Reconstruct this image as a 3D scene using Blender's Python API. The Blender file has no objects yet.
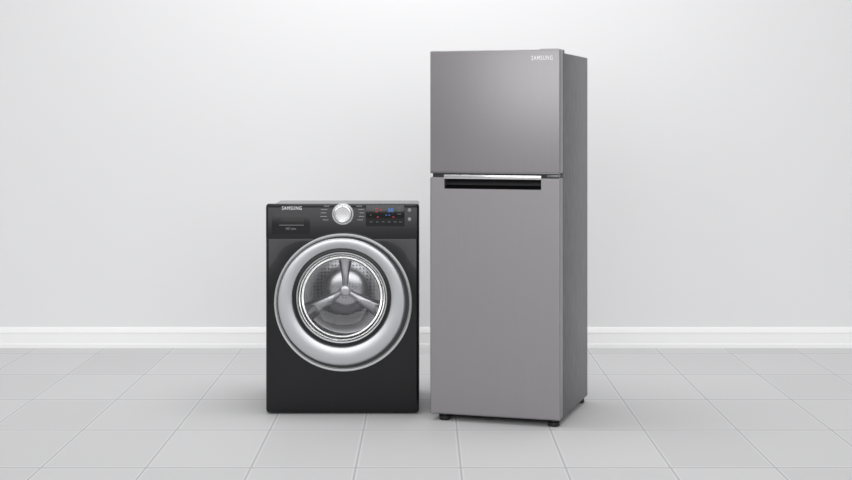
import bpy, bmesh, math
from mathutils import Vector, Matrix

sc = bpy.context.scene
sc.view_settings.view_transform = 'Standard'
sc.view_settings.look = 'None'
COL = sc.collection

# ---------------------------------------------------------------- materials
def srgb(v):
    v = v/255.0
    return v/12.92 if v <= 0.04045 else ((v+0.055)/1.055)**2.4
def rgb(r, g, b): return (srgb(r), srgb(g), srgb(b), 1)

def mat(name, col, rough=0.5, metal=0.0, noise=0.0, nscale=(40, 40, 40), bump=0.0, emit=0.0, coat=0.0, spec=0.5):
    m = bpy.data.materials.new(name); m.use_nodes = True
    nt = m.node_tree; b = nt.nodes['Principled BSDF']
    b.inputs['Base Color'].default_value = col
    b.inputs['Roughness'].default_value = rough
    b.inputs['Metallic'].default_value = metal
    b.inputs['Coat Weight'].default_value = coat
    b.inputs['Specular IOR Level'].default_value = spec
    if emit:
        b.inputs['Emission Color'].default_value = col
        b.inputs['Emission Strength'].default_value = emit
    if noise or bump:
        tc = nt.nodes.new('ShaderNodeTexCoord'); mp = nt.nodes.new('ShaderNodeMapping')
        mp.inputs['Scale'].default_value = nscale
        nz = nt.nodes.new('ShaderNodeTexNoise'); nz.inputs['Scale'].default_value = 1.0
        nz.inputs['Detail'].default_value = 3
        nt.links.new(tc.outputs['Object'], mp.inputs['Vector'])
        nt.links.new(mp.outputs['Vector'], nz.inputs['Vector'])
        if noise:
            mx = nt.nodes.new('ShaderNodeMix'); mx.data_type = 'RGBA'
            a = tuple(c*(1-noise) for c in col[:3])+(1,)
            c2 = tuple(min(1, c*(1+noise)) for c in col[:3])+(1,)
            mx.inputs[6].default_value = a; mx.inputs[7].default_value = c2
            nt.links.new(nz.outputs['Fac'], mx.inputs[0])
            nt.links.new(mx.outputs[2], b.inputs['Base Color'])
        if bump:
            bp = nt.nodes.new('ShaderNodeBump'); bp.inputs['Strength'].default_value = bump
            bp.inputs['Distance'].default_value = 0.002
            nt.links.new(nz.outputs['Fac'], bp.inputs['Height'])
            nt.links.new(bp.outputs['Normal'], b.inputs['Normal'])
    return m

M_wall = mat('wall_paint', rgb(236, 236, 237), 0.9, noise=0.006, nscale=(3, 3, 3), spec=0.1)
M_base = mat('baseboard_paint', rgb(250, 250, 250), 0.5, noise=0.005, nscale=(2, 2, 2))
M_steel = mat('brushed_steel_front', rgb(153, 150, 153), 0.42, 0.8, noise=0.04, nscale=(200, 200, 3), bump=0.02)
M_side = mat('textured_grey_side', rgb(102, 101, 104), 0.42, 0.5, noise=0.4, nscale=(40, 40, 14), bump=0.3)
M_cover = mat('grey_plastic', rgb(100, 99, 102), 0.5, 0.3, noise=0.05)
M_dark = mat('dark_plastic', rgb(38, 38, 40), 0.5, noise=0.05)
M_black = mat('black_plastic', rgb(14, 14, 15), 0.4, noise=0.05)
M_chrome = mat('chrome', rgb(225, 225, 227), 0.2, 1.0, noise=0.02)
M_trim = mat('dull_metal_trim', rgb(120, 120, 122), 0.35, 0.9, noise=0.02)
M_wbody = mat('charcoal_enamel', rgb(38, 38, 40), 0.22, 0.7, noise=0.04, nscale=(300, 300, 300), coat=0.2)
M_panel = mat('glossy_black_panel', rgb(42, 42, 44), 0.24, 0.6, noise=0.03)
M_ring = mat('satin_silver', rgb(190, 191, 194), 0.34, 0.85, noise=0.02, nscale=(30, 30, 30))
M_rim = mat('bright_silver', rgb(225, 226, 228), 0.22, 0.95, noise=0.02)
M_knob = mat('knob_silver', rgb(222, 222, 224), 0.25, 0.8, noise=0.02)
M_rubber = mat('grey_rubber', rgb(60, 61, 64), 0.5, noise=0.05)
M_disp = mat('display_glass', rgb(8, 8, 11), 0.12, 0.0, noise=0.02)
M_white = mat('white_print', rgb(255, 255, 255), 0.5, noise=0.01)
M_grey = mat('grey_print', rgb(150, 150, 154), 0.5, noise=0.01)
M_dim = mat('dim_print', rgb(110, 110, 114), 0.5, noise=0.01)
M_red = mat('red_led', rgb(170, 34, 42), 0.5, emit=0.35, noise=0.01)
M_blue = mat('blue_led', rgb(60, 110, 185), 0.5, emit=0.5, noise=0.01)

def drum_mat():
    m = mat('perforated_steel', rgb(150, 150, 154), 0.2, 0.9)
    nt = m.node_tree; b = nt.nodes['Principled BSDF']
    tc = nt.nodes.new('ShaderNodeTexCoord')
    v = nt.nodes.new('ShaderNodeTexVoronoi'); v.inputs['Scale'].default_value = 60
    v.inputs['Randomness'].default_value = 0.1
    nt.links.new(tc.outputs['Object'], v.inputs['Vector'])
    cr = nt.nodes.new('ShaderNodeValToRGB')
    cr.color_ramp.elements[0].position = 0.16; cr.color_ramp.elements[0].color = rgb(75, 75, 77)
    cr.color_ramp.elements[1].position = 0.30; cr.color_ramp.elements[1].color = rgb(182, 182, 185)
    nt.links.new(v.outputs['Distance'], cr.inputs['Fac'])
    nt.links.new(cr.outputs['Color'], b.inputs['Base Color'])
    return m
M_drum = drum_mat()
M_lift = mat('lifter_grey', rgb(205, 205, 208), 0.28, 0.65, noise=0.03)

def glass_mat():
    m = bpy.data.materials.new('door_glass'); m.use_nodes = True
    nt = m.node_tree; nt.nodes.clear()
    o = nt.nodes.new('ShaderNodeOutputMaterial'); mx = nt.nodes.new('ShaderNodeMixShader')
    t = nt.nodes.new('ShaderNodeBsdfTransparent'); t.inputs[0].default_value = (0.92, 0.92, 0.93, 1)
    g = nt.nodes.new('ShaderNodeBsdfGlossy'); g.inputs['Roughness'].default_value = 0.02
    lw = nt.nodes.new('ShaderNodeLayerWeight'); lw.inputs['Blend'].default_value = 0.32
    nt.links.new(lw.outputs['Fresnel'], mx.inputs[0])
    nt.links.new(t.outputs[0], mx.inputs[1]); nt.links.new(g.outputs[0], mx.inputs[2])
    nt.links.new(mx.outputs[0], o.inputs[0])
    return m
M_glass = glass_mat()

# ---------------------------------------------------------------- mesh helpers
def add(name, me, material, parent=None, smooth=False, label=None):
    ob = bpy.data.objects.new(name, me)
    COL.objects.link(ob)
    if material: 
        me.materials.clear(); me.materials.append(material)
    if parent: ob.parent = parent
    if smooth:
        for p in me.polygons: p.use_smooth = True
        me.set_sharp_from_angle(angle=math.radians(35))
    if label: ob['label'] = label
    return ob

def box_me(x0, x1, y0, y1, z0, z1, bev=0.0, seg=3):
    bm = bmesh.new()
    bmesh.ops.create_cube(bm, size=1)
    for v in bm.verts:
        v.co = Vector((x0+(v.co.x+.5)*(x1-x0), y0+(v.co.y+.5)*(y1-y0), z0+(v.co.z+.5)*(z1-z0)))
    if bev:
        bmesh.ops.bevel(bm, geom=bm.edges[:], offset=bev, segments=seg, profile=0.5, affect='EDGES')
    me = bpy.data.meshes.new('box'); bm.to_mesh(me); bm.free()
    return me
def box(name, x0, x1, y0, y1, z0, z1, material, parent=None, bev=0.0, **k):
    return add(name, box_me(x0, x1, y0, y1, z0, z1, bev), material, parent, smooth=bev > 0, **k)

def cut(ob, cme):
    c = bpy.data.objects.new('cutter', cme); COL.objects.link(c)
    c.parent = ob.parent
    md = ob.modifiers.new('b', 'BOOLEAN'); md.object = c; md.operation = 'DIFFERENCE'; md.solver = 'EXACT'
    bpy.context.view_layer.update()
    dg = bpy.context.evaluated_depsgraph_get()
    me = bpy.data.meshes.new_from_object(ob.evaluated_get(dg))
    ob.modifiers.clear(); old = ob.data; ob.data = me
    bpy.data.meshes.remove(old)
    bpy.data.objects.remove(c, do_unlink=True); bpy.data.meshes.remove(cme)

def loops_me(loops, seg=96, closed=False, cap0=False, cap1=False):
    """loops: (cx, cz, r, y) circles about the Y axis, joined in order"""
    bm = bmesh.new(); R = []
    for cx, cz, r, y in loops:
        R.append([bm.verts.new((cx+r*math.cos(2*math.pi*i/seg), y, cz+r*math.sin(2*math.pi*i/seg))) for i in range(seg)])
    n = len(R)
    for k in range(n if closed else n-1):
        a, b = R[k], R[(k+1) % n]
        for i in range(seg):
            j = (i+1) % seg
            bm.faces.new((a[i], a[j], b[j], b[i]))
    if cap0: bm.faces.new(R[0])
    if cap1: bm.faces.new(R[-1])
    bmesh.ops.recalc_face_normals(bm, faces=bm.faces[:])
    me = bpy.data.meshes.new('ring'); bm.to_mesh(me); bm.free()
    return me

def prism_me(pts, x0, x1, bev=0.0):
    """profile pts (y,z) extruded along x"""
    bm = bmesh.new()
    a = [bm.verts.new((x0, y, z)) for y, z in pts]; b = [bm.verts.new((x1, y, z)) for y, z in pts]
    bm.faces.new(a); bm.faces.new(b)
    n = len(pts)
    for i in range(n): bm.faces.new((a[i], a[(i+1) % n], b[(i+1) % n], b[i]))
    bmesh.ops.recalc_face_normals(bm, faces=bm.faces[:])
    me = bpy.data.meshes.new('prism'); bm.to_mesh(me); bm.free()
    return me

def text(name, s, x, y, z, width, material, parent, bold=0.0, height=None, spacing=1.0):
    cu = bpy.data.curves.new('t', 'FONT'); cu.body = s; cu.align_x = 'CENTER'; cu.align_y = 'CENTER'
    cu.extrude = 0.01; cu.offset = bold; cu.size = 1; cu.space_character = spacing
    o = bpy.data.objects.new('t', cu); COL.objects.link(o)
    bpy.context.view_layer.update()
    dg = bpy.context.evaluated_depsgraph_get()
    me = bpy.data.meshes.new_from_object(o.evaluated_get(dg))
    bpy.data.objects.remove(o, do_unlink=True)
    xs = [v.co.x for v in me.vertices]; ys = [v.co.y for v in me.vertices]
    w = max(xs)-min(xs); h = max(ys)-min(ys); cx = (max(xs)+min(xs))/2; cy = (max(ys)+min(ys))/2
    s1 = width/w; s2 = height/h if height else s1
    for v in me.vertices:
        v.co = Vector((x+(v.co.x-cx)*s1, y-v.co.z*0.05, z+(v.co.y-cy)*s2))
    return add(name, me, material, parent)

def empty(name, loc, rz, label, category):
    e = bpy.data.objects.new(name, None); COL.objects.link(e)
    e.empty_display_size = 0.1
    e.location = loc; e.rotation_euler = (0, 0, rz)
    e['label'] = label; e['category'] = category
    return e

# ---------------------------------------------------------------- camera
F = 1485.0; HZ = 120.0; CH = 1.342
cam = bpy.data.cameras.new('camera'); co = bpy.data.objects.new('camera', cam); COL.objects.link(co)
co.location = (0, 0, CH); co.rotation_euler = (math.radians(90), 0, 0)
cam.sensor_width = 36; cam.lens = F*36/852; cam.shift_y = -(240-HZ)/852
sc.camera = co

# ---------------------------------------------------------------- room
YW = 8.76
def struct(ob): ob['kind'] = 'structure'; return ob

def floor_mat():
    m = mat('floor_tiles', rgb(214, 214, 215), 0.6, spec=0.2)
    nt = m.node_tree; b = nt.nodes['Principled BSDF']
    tc = nt.nodes.new('ShaderNodeTexCoord'); sp = nt.nodes.new('ShaderNodeSeparateXYZ')
    nt.links.new(tc.outputs['Object'], sp.inputs[0])
    def M(op, a, v=None):
        n = nt.nodes.new('ShaderNodeMath'); n.operation = op
        if isinstance(a, (int, float)): n.inputs[0].default_value = a
        else: nt.links.new(a, n.inputs[0])
        if v is not None:
            if isinstance(v, (int, float)): n.inputs[1].default_value = v
            else: nt.links.new(v, n.inputs[1])
        return n.outputs[0]
    def dist(sock, phase, w):
        t = M('DIVIDE', M('SUBTRACT', sock, phase), w)
        f = M('FRACT', t)
        return M('MULTIPLY', M('MINIMUM', f, M('SUBTRACT', 1.0, f)), w), M('FLOOR', t)
    dx, ix = dist(sp.outputs['X'], 0.134, 0.405)
    dy, iy = dist(sp.outputs['Y'], 5.73, 0.70)
    dy = M('MULTIPLY', dy, 0.45)
    d = M('MINIMUM', dx, dy)
    wn = nt.nodes.new('ShaderNodeTexWhiteNoise'); wn.noise_dimensions = '2D'
    cb = nt.nodes.new('ShaderNodeCombineXYZ'); nt.links.new(ix, cb.inputs[0]); nt.links.new(iy, cb.inputs[1])
    nt.links.new(cb.outputs[0], wn.inputs['Vector'])
    tile = nt.nodes.new('ShaderNodeMix'); tile.data_type = 'RGBA'
    tile.inputs[6].default_value = rgb(206, 206, 207); tile.inputs[7].default_value = rgb(212, 212, 213)
    nt.links.new(wn.outputs['Value'], tile.inputs[0])
    def layer(base, col, d0, d1):
        mr = nt.nodes.new('ShaderNodeMapRange'); nt.links.new(d, mr.inputs[0])
        mr.inputs[1].default_value = d0; mr.inputs[2].default_value = d1
        g = nt.nodes.new('ShaderNodeMix'); g.data_type = 'RGBA'
        g.inputs[6].default_value = col
        nt.links.new(mr.outputs[0], g.inputs[0]); nt.links.new(base, g.inputs[7])
        return g.outputs[2], mr.outputs[0]
    c1, _ = layer(tile.outputs[2], rgb(220, 220, 221), 0.008, 0.012)
    c2, h = layer(c1, rgb(186, 186, 188), 0.003, 0.005)
    nt.links.new(c2, b.inputs['Base Color'])
    bp = nt.nodes.new('ShaderNodeBump'); bp.inputs['Strength'].default_value = 0.2; bp.inputs['Distance'].default_value = 0.002
    nt.links.new(h, bp.inputs['Height']); nt.links.new(bp.outputs['Normal'], b.inputs['Normal'])
    return m
struct(box('floor', -6, 6, 0.5, YW+0.1, -0.1, 0, floor_mat()))
struct(box('wall_back', -6, 6, YW, YW+0.1, 0, 3.2, M_wall))
struct(add('baseboard_back', prism_me([(YW, 0), (YW-0.022, 0), (YW-0.022, 0.022), (YW-0.018, 0.026), (YW-0.016, 0.085),
        (YW-0.019, 0.090), (YW-0.016, 0.098), (YW-0.010, 0.112), (YW-0.004, 0.120), (YW, 0.121)], -6, 6), M_base))

# ---------------------------------------------------------------- refrigerator
th = math.radians(17); W = 0.592; D = 0.65
c, s = math.cos(th), math.sin(th)
Cx, Cy = 0.584, 6.47
ctr = (Cx-W/2*c+D/2*s, Cy+W/2*s+D/2*c, 0)
fr = empty('refrigerator', ctr, -th, 'tall grey stainless steel two-door refrigerator standing beside the washing machine', 'refrigerator')
yf = -D/2; hw = W/2
TOP = 1.651; ZS1 = 1.108; ZS0 = 1.088; BOT = 0.030
DT = 0.065
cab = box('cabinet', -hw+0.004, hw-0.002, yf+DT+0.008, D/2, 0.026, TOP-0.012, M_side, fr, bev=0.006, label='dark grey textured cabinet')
box('door_gasket', -hw+0.012, hw-0.010, yf+DT-0.001, yf+DT+0.0085, 0.045, TOP-0.02, M_black, fr)
fz = box('freezer_door', -hw, hw, yf, yf+DT, ZS1, TOP, M_steel, fr, bev=0.006, label='brushed steel upper door')
rd = box('refrigerator_door', -hw, hw, yf, yf+DT, BOT, ZS0, M_steel, fr, bev=0.006, label='tall brushed steel lower door')
hx0, hx1 = -hw+0.067, -hw+0.508
cut(rd, box_me(hx0, hx1, yf-0.01, yf+0.045, ZS0-0.052, ZS0+0.02))
for p in rd.data.polygons: p.use_smooth = False
prof = [(yf+0.001, ZS0-0.0515), (yf+0.016, ZS0-0.0495), (yf+0.036, ZS0-0.036), (yf+0.0445, ZS0-0.012), (yf+0.0445, ZS0-0.001), (yf+0.0449, ZS0-0.001), (yf+0.0449, ZS0-0.0519), (yf+0.001, ZS0-0.0519)]
add('handle_recess', prism_me(prof, hx0+0.0005, hx1-0.0005), M_black, rd, label='black recessed grip')
box('handle', hx0-0.002, hx1+0.002, yf-0.006, yf+0.012, ZS0-0.008, ZS0+0.011, M_chrome, rd, bev=0.003, label='silver metallic handle strip')
box('divider', -hw+0.01, hw-0.008, yf+0.012, yf+DT+0.008, ZS0-0.0005, ZS1+0.0005, M_dark, fr, label='dark strip between the doors')
box('freezer_door_trim', -hw+0.002, hw-0.004, yf-0.001, yf+0.02, ZS1-0.004, ZS1+0.003, M_trim, fz, bev=0.0015, label='thin metal lower edge trim')
box('middle_hinge', hw-0.06, hw-0.006, yf+0.004, yf+0.04, ZS0+0.002, ZS1-0.006, M_trim, fr, bev=0.002, label='small metal hinge')
text('brand_lettering', 'SAMSUNG', hw-0.080, yf-0.0006, TOP-0.037, 0.095, M_white, fz, height=0.020, spacing=1.25, bold=0.014)
box('hinge_cover', hw-0.10, hw-0.012, yf+0.03, yf+0.16, TOP-0.014, TOP+0.004, M_cover, fr, bev=0.005)
box('plinth', -hw+0.02, hw-0.02, yf+DT+0.0, yf+DT+0.03, 0.012, 0.05, M_dark, fr, bev=0.003)
def foot_me(x, y, r, z1):
    bm = bmesh.new(); seg = 24; R = []
    for rr, z in [(r*0.85, 0), (r, 0.004), (r, z1*0.5), (r*0.6, z1*0.56), (r*0.6, z1)]:
        R.append([bm.verts.new((x+rr*math.cos(2*math.pi*i/seg), y+rr*math.sin(2*math.pi*i/seg), z)) for i in range(seg)])
    for k in range(len(R)-1):
        for i in range(seg):
            j = (i+1) % seg
            bm.faces.new((R[k][i], R[k][j], R[k+1][j], R[k+1][i]))
    bm.faces.new(R[0][::-1]); bm.faces.new(R[-1])
    me = bpy.data.meshes.new('foot'); bm.to_mesh(me); bm.free()
    return me
for x, y in [(-hw+0.06, yf+0.035), (hw-0.035, yf+0.035), (-hw+0.06, D/2-0.05), (hw-0.035, D/2-0.05)]:
    add('foot', foot_me(x, y, 0.026, 0.036), M_black, fr, smooth=True, label='round black levelling foot')

# ---------------------------------------------------------------- washing machine
SC = 219.0; WW = 0.699; WD = 0.62; YF = 6.77
wm = empty('washing_machine', (-0.381, YF+WD/2, 0), 0, 'charcoal front-loading washing machine with silver round door beside the refrigerator', 'washing machine')
f = -WD/2; w2 = WW/2
def PX(px): return (px-342.5)/SC
def PZ(py): return (414-py)/SC
LID = 0.942; PB = 0.800
body = box('cabinet', -w2, w2, f, WD/2, 0.006, PB+0.016, M_wbody, wm, bev=0.014, label='dark charcoal enamel cabinet')
DCx, DCz = PX(342), PZ(297)
cyl = loops_me([(DCx, DCz, 0.245, f-0.05), (DCx, DCz, 0.245, f+0.50)], cap0=True, cap1=True)
cut(body, cyl)
for p in body.data.polygons: p.use_smooth = True
body.data.set_sharp_from_angle(angle=math.radians(30))
upper = box('top_cover', -w2+0.001, w2-0.001, f+0.03, WD/2, PB+0.016, LID, M_wbody, wm, bev=0.012, label='charcoal top cover')
pf = f-0.003
panel = add('control_panel', prism_me([(f+0.0015, PB-0.001), (pf, PB+0.004), (pf, 0.938), (pf+0.002, 0.946), (pf+0.006, 0.953), (pf+0.012, 0.958), (pf+0.02, 0.960),
      (pf+0.05, 0.955), (pf+0.07, 0.944), (pf+0.07, PB-0.001)], -w2, w2, bev=0.0), M_panel, wm, smooth=True, label='glossy black control panel')
bm = bmesh.new(); bm.from_mesh(panel.data)
es = [e for e in bm.edges if abs(abs(e.verts[0].co.x)-w2) < 1e-5 and abs(e.verts[0].co.x-e.verts[1].co.x) < 1e-6 and max(v.co.z for v in e.verts) > PB+0.0035 and not (max(v.co.y for v in e.verts) > pf+0.06 and min(v.co.z for v in e.verts) < PB+0.01)]
bmesh.ops.bevel(bm, geom=es, offset=0.012, segments=4, profile=0.5, affect='EDGES', clamp_overlap=True)
bm.to_mesh(panel.data); bm.free()
for p in panel.data.polygons: p.use_smooth = True
panel.data.set_sharp_from_angle(angle=math.radians(30))
pp = pf-0.0004
text('brand_lettering', 'SAMSUNG', PX(292), pp, PZ(208), 0.090, M_white, panel, height=0.016, spacing=1.2, bold=0.004)
text('model_lettering', 'VRT plus', PX(291), pp, PZ(228.8), 0.048, M_grey, panel)
# detergent drawer
dr = box('detergent_drawer', PX(272), PX(310), pf-0.0004, pf+0.01, PZ(234.0), PZ(213.5), M_panel, wm, bev=0.0002)
box('drawer_handle', PX(278.5), PX(305), pf-0.003, pf, PZ(224.8), PZ(218.2), M_black, dr, bev=0.0015, label='black recessed finger grip')
box('handle_trim', PX(279.5), PX(304), pf-0.005, pf-0.002, PZ(225.4), PZ(224.6), M_dim, dr)
# knob
kx, kz = PX(343), PZ(213.8)
kn = add('knob', loops_me([(kx, kz, 0.049, pf), (kx, kz, 0.049, pf-0.005), (kx, kz, 0.045, pf-0.008), (kx, kz, 0.043, pf-0.008), (kx, kz, 0.041, pf-0.026),
      (kx, kz, 0.038, pf-0.030), (kx, kz, 0.034, pf-0.031), (kx, kz, 0.031, pf-0.028), (kx, kz, 0.006, pf-0.027)], cap0=True, cap1=True), M_knob, panel, smooth=True, label='round silver programme knob')
box('knob_mark', kx-0.0015, kx+0.0015, pf-0.0318, pf-0.0300, kz+0.0345, kz+0.038, M_black, kn)
for sx in (-1, 1):
    for i, (dxp, dyp) in enumerate([(13.5, -7.5), (15.5, -4.2), (16.5, -0.8), (16, 2.8), (14.5, 6.2)]):
        cxp = 343+sx*dxp; wpx = 6.5 if i % 2 else 5.5
        x0, x1 = (cxp-wpx, cxp) if sx < 0 else (cxp, cxp+wpx)
        if sx > 0: x1 = min(x1, 364)
        box('programme_mark', PX(x0), PX(x1), pp-0.0004, pp+0.0004, PZ(213.5+dyp+0.4), PZ(213.5+dyp-0.3), M_grey, panel)
# display
di = box('display', PX(366), PX(404.5), pf-0.003, pf+0.002, PZ(226), PZ(204.5), M_disp, panel, bev=0.0012, label='black digital display with red and blue lights')
dy = pf-0.0032
text('display_digits', '88', PX(390.8), dy, PZ(210), 0.024, M_blue, di)
def mark(x0, x1, y0, y1, m, nm='display_mark'):
    box(nm, PX(x0), PX(x1), dy-0.0004, dy+0.0004, PZ(y1), PZ(y0), m, di)
for (x, y) in [(375.5, 208.0), (375.5, 211.0), (379.5, 209.5)]:
    mark(x, x+2.4, y, y+1.0, M_red)
for x in (377, 392.5): mark(x, x+1.8, 216.4, 217.4, M_red)
for x in (370, 376, 382, 388, 394, 399): mark(x, x+2.5, 221.5, 222.1, M_dim)
for x in (370, 385.5, 388.5): mark(x, x+1.6, 214.6, 215.3, M_blue if x > 380 else M_dim)
for y in (207.5, 210.5, 213.5): mark(397.5, 401, y, y+0.7, M_dim)
for zc in (210, 219):
    add('button', loops_me([(PX(409.5), PZ(zc), 0.008, pf), (PX(409.5), PZ(zc), 0.008, pf-0.003), (PX(409.5), PZ(zc), 0.006, pf-0.004)], seg=32, cap0=True, cap1=True), M_grey, panel, smooth=True, label='small round button')
# door
Ox, Oz = PX(343.5), PZ(301.5)
P = 1/SC*0.993
door = add('door', loops_me([(Ox, Oz, 66.5*P, f-0.004), (Ox, Oz, 66.5*P, f-0.020), (Ox-1.0*P, Oz+0.5*P, 64*P, f-0.020),
      (Ox-1.5*P, Oz+0.8*P, 63.7*P, f-0.031), (Ox-1.6*P, Oz+0.9*P, 63.0*P, f-0.035), (Ox-1.6*P, Oz+1.2*P, 62.0*P, f-0.0365),
      (Ox-1.6*P, Oz+3.0*P, 56.0*P, f-0.036), (DCx, DCz, 51.5*P, f-0.034), (DCx, DCz, 50.0*P, f-0.031), (DCx, DCz, 49.2*P, f-0.024), (DCx, DCz, 49.0*P, f-0.004)], closed=True), M_ring, wm, smooth=True, label='round satin silver porthole door')
add('door_rim', loops_me([(Ox, Oz, 69.5*P, f-0.001), (Ox, Oz, 69.6*P, f-0.022), (Ox, Oz, 69*P, f-0.028), (Ox, Oz, 68*P, f-0.030), (Ox, Oz, 67*P, f-0.027), (Ox, Oz, 66.3*P, f-0.018), (Ox, Oz, 66.3*P, f-0.001)], closed=True), M_rim, door, smooth=True, label='bright silver outer rim')
add('door_groove', loops_me([(Ox, Oz, 66.2*P, f-0.019), (Ox, Oz, 66.2*P, f-0.0215), (Ox-1*P, Oz+0.5*P, 63.2*P, f-0.0215), (Ox-1*P, Oz+0.5*P, 63.2*P, f-0.019)], closed=True), M_dark, door, smooth=False, label='dark groove ring')
add('door_bezel', loops_me([(DCx, DCz, 49.0*P, f-0.002), (DCx, DCz, 48.9*P, f-0.018), (DCx, DCz, 46.6*P, f-0.020), (DCx, DCz, 45.6*P, f-0.014), (DCx, DCz, 45.6*P, f-0.002)], closed=True), M_black, door, smooth=True, label='black inner bezel')
add('inner_rim', loops_me([(DCx, DCz, 45.7*P, f-0.002), (DCx, DCz, 45.7*P, f-0.019), (DCx, DCz, 45.0*P, f-0.021), (DCx, DCz, 44.2*P, f-0.018), (DCx, DCz, 44.0*P, f-0.002)], closed=True), M_rim, door, smooth=True, label='thin bright chrome inner rim')
gl = []
for i in range(11):
    t = i/10
    gl.append((DCx, DCz, 44.1*P*math.cos(t*math.pi/2*0.985)**0.55, f-0.010+0.09*math.sin(t*math.pi/2)))
add('door_glass', loops_me(gl, cap1=True), M_glass, door, smooth=True, label='clear bowl-shaped glass')
add('door_gasket', loops_me([(DCx, DCz, 0.244, f+0.002), (DCx, DCz, 0.215, f+0.0), (DCx, DCz, 0.205, f+0.015), (DCx, DCz, 0.208, f+0.045), (DCx, DCz, 0.190, f+0.06),
      (DCx, DCz, 0.200, f+0.075), (DCx, DCz, 0.244, f+0.08)], closed=True), M_rubber, wm, smooth=True, label='grey rubber door seal')
BD = 0.28
drum = add('drum', loops_me([(DCx, DCz, 0.200, f+0.082), (DCx, DCz, 0.212, f+0.09), (DCx, DCz, 0.235, f+0.11), (DCx, DCz, 0.225, f+BD-0.02), (DCx, DCz, 0.205, f+BD+0.005),
      (DCx, DCz, 0.12, f+BD+0.015), (DCx, DCz, 0.10, f+BD+0.005), (DCx, DCz, 0.03, f+BD)], cap1=True), M_drum, wm, smooth=True, label='perforated stainless steel drum')
for k in range(3):
    a = math.radians(90+120*k)
    bm = bmesh.new()
    secs = [(f+0.12, 0.236, 0.020, 0.020), (f+0.16, 0.234, 0.030, 0.040), (f+0.235, 0.230, 0.040, 0.055), (f+0.265, 0.225, 0.044, 0.065)]
    R = []
    for y, r0, hwid, h in secs:
        ring = []
        for (u, v) in [(-hwid, 0), (-hwid*0.6, h*0.7), (-hwid*0.25, h), (hwid*0.25, h), (hwid*0.6, h*0.7), (hwid, 0)]:
            rr = r0-v-abs(u)*0.12
            ring.append(bm.verts.new((DCx+rr*math.cos(a)-u*math.sin(a), y, DCz+rr*math.sin(a)+u*math.cos(a))))
        R.append(ring)
    for q in range(len(R)-1):
        for i in range(5):
            bm.faces.new((R[q][i], R[q][i+1], R[q+1][i+1], R[q+1][i]))
    bm.faces.new(R[0]); bm.faces.new(R[-1])
    bmesh.ops.recalc_face_normals(bm, faces=bm.faces[:])
    me = bpy.data.meshes.new('lifter'); bm.to_mesh(me); bm.free()
    add('lifter', me, M_lift, drum, smooth=True, label='smooth grey drum lifter')
    bm = bmesh.new()
    def pt(u, v, y): return bm.verts.new((DCx+v*math.cos(a)-u*math.sin(a), y, DCz+v*math.sin(a)+u*math.cos(a)))
    R = []
    for v, hwid, yy in [(0.0, 0.016, BD-0.018), (0.05, 0.018, BD-0.018), (0.10, 0.024, BD-0.016), (0.15, 0.034, BD-0.014), (0.20, 0.050, BD-0.012)]:
        R.append([pt(-hwid, v, f+BD+0.012), pt(-hwid*0.6, v, f+yy), pt(0, v, f+yy-0.004), pt(hwid*0.6, v, f+yy), pt(hwid, v, f+BD+0.012)])
    for q in range(len(R)-1):
        for i in range(4): bm.faces.new((R[q][i], R[q][i+1], R[q+1][i+1], R[q+1][i]))
    bm.faces.new(R[0]); bm.faces.new(R[-1])
    bmesh.ops.recalc_face_normals(bm, faces=bm.faces[:])
    me = bpy.data.meshes.new('arm'); bm.to_mesh(me); bm.free()
    add('drum_arm', me, M_lift, drum, smooth=True)
add('drum_hub', loops_me([(DCx, DCz, 0.026, f+BD+0.01), (DCx, DCz, 0.026, f+BD-0.022), (DCx, DCz, 0.020, f+BD-0.025), (DCx, DCz, 0.006, f+BD-0.026)], cap1=True), M_lift, drum, smooth=True, label='round metal hub')
for x in (-w2+0.06, w2-0.06):
    for y in (f+0.06, -f-0.06):
        add('foot', foot_me(x, y, 0.022, 0.010), M_black, wm, smooth=True, label='short black foot')

# ---------------------------------------------------------------- light
wd = bpy.data.worlds.new('world'); sc.world = wd; wd.use_nodes = True
nt = wd.node_tree; bg = nt.nodes['Background']; bg.inputs[1].default_value = 0.70
tc = nt.nodes.new('ShaderNodeTexCoord'); sp = nt.nodes.new('ShaderNodeSeparateXYZ'); cr = nt.nodes.new('ShaderNodeValToRGB')
mr = nt.nodes.new('ShaderNodeMapRange'); mr.inputs[1].default_value = -0.3; mr.inputs[2].default_value = 0.4
nt.links.new(tc.outputs['Generated'], sp.inputs[0]); nt.links.new(sp.outputs['Z'], mr.inputs[0])
nt.links.new(mr.outputs[0], cr.inputs[0]); nt.links.new(cr.outputs[0], bg.inputs[0])
cr.color_ramp.elements[0].color = (0.35, 0.35, 0.35, 1); cr.color_ramp.elements[1].color = (1, 1, 1, 1)
def area(name, loc, target, sx, sy, power):
    l = bpy.data.lights.new(name, 'AREA'); l.shape = 'RECTANGLE'; l.size = sx; l.size_y = sy; l.energy = power
    o = bpy.data.objects.new(name, l); COL.objects.link(o); o.location = loc
    o.rotation_euler = (Vector(target)-Vector(loc)).to_track_quat('-Z', 'Y').to_euler()
    return o
area('ceiling_softbox', (0, 6.9, 3.7), (0, 8.5, 0.8), 2.4, 1.2, 44)
area('front_softbox', (-0.5, -1.0, 3.0), (0, 8.5, 1.2), 8, 3.6, 225)
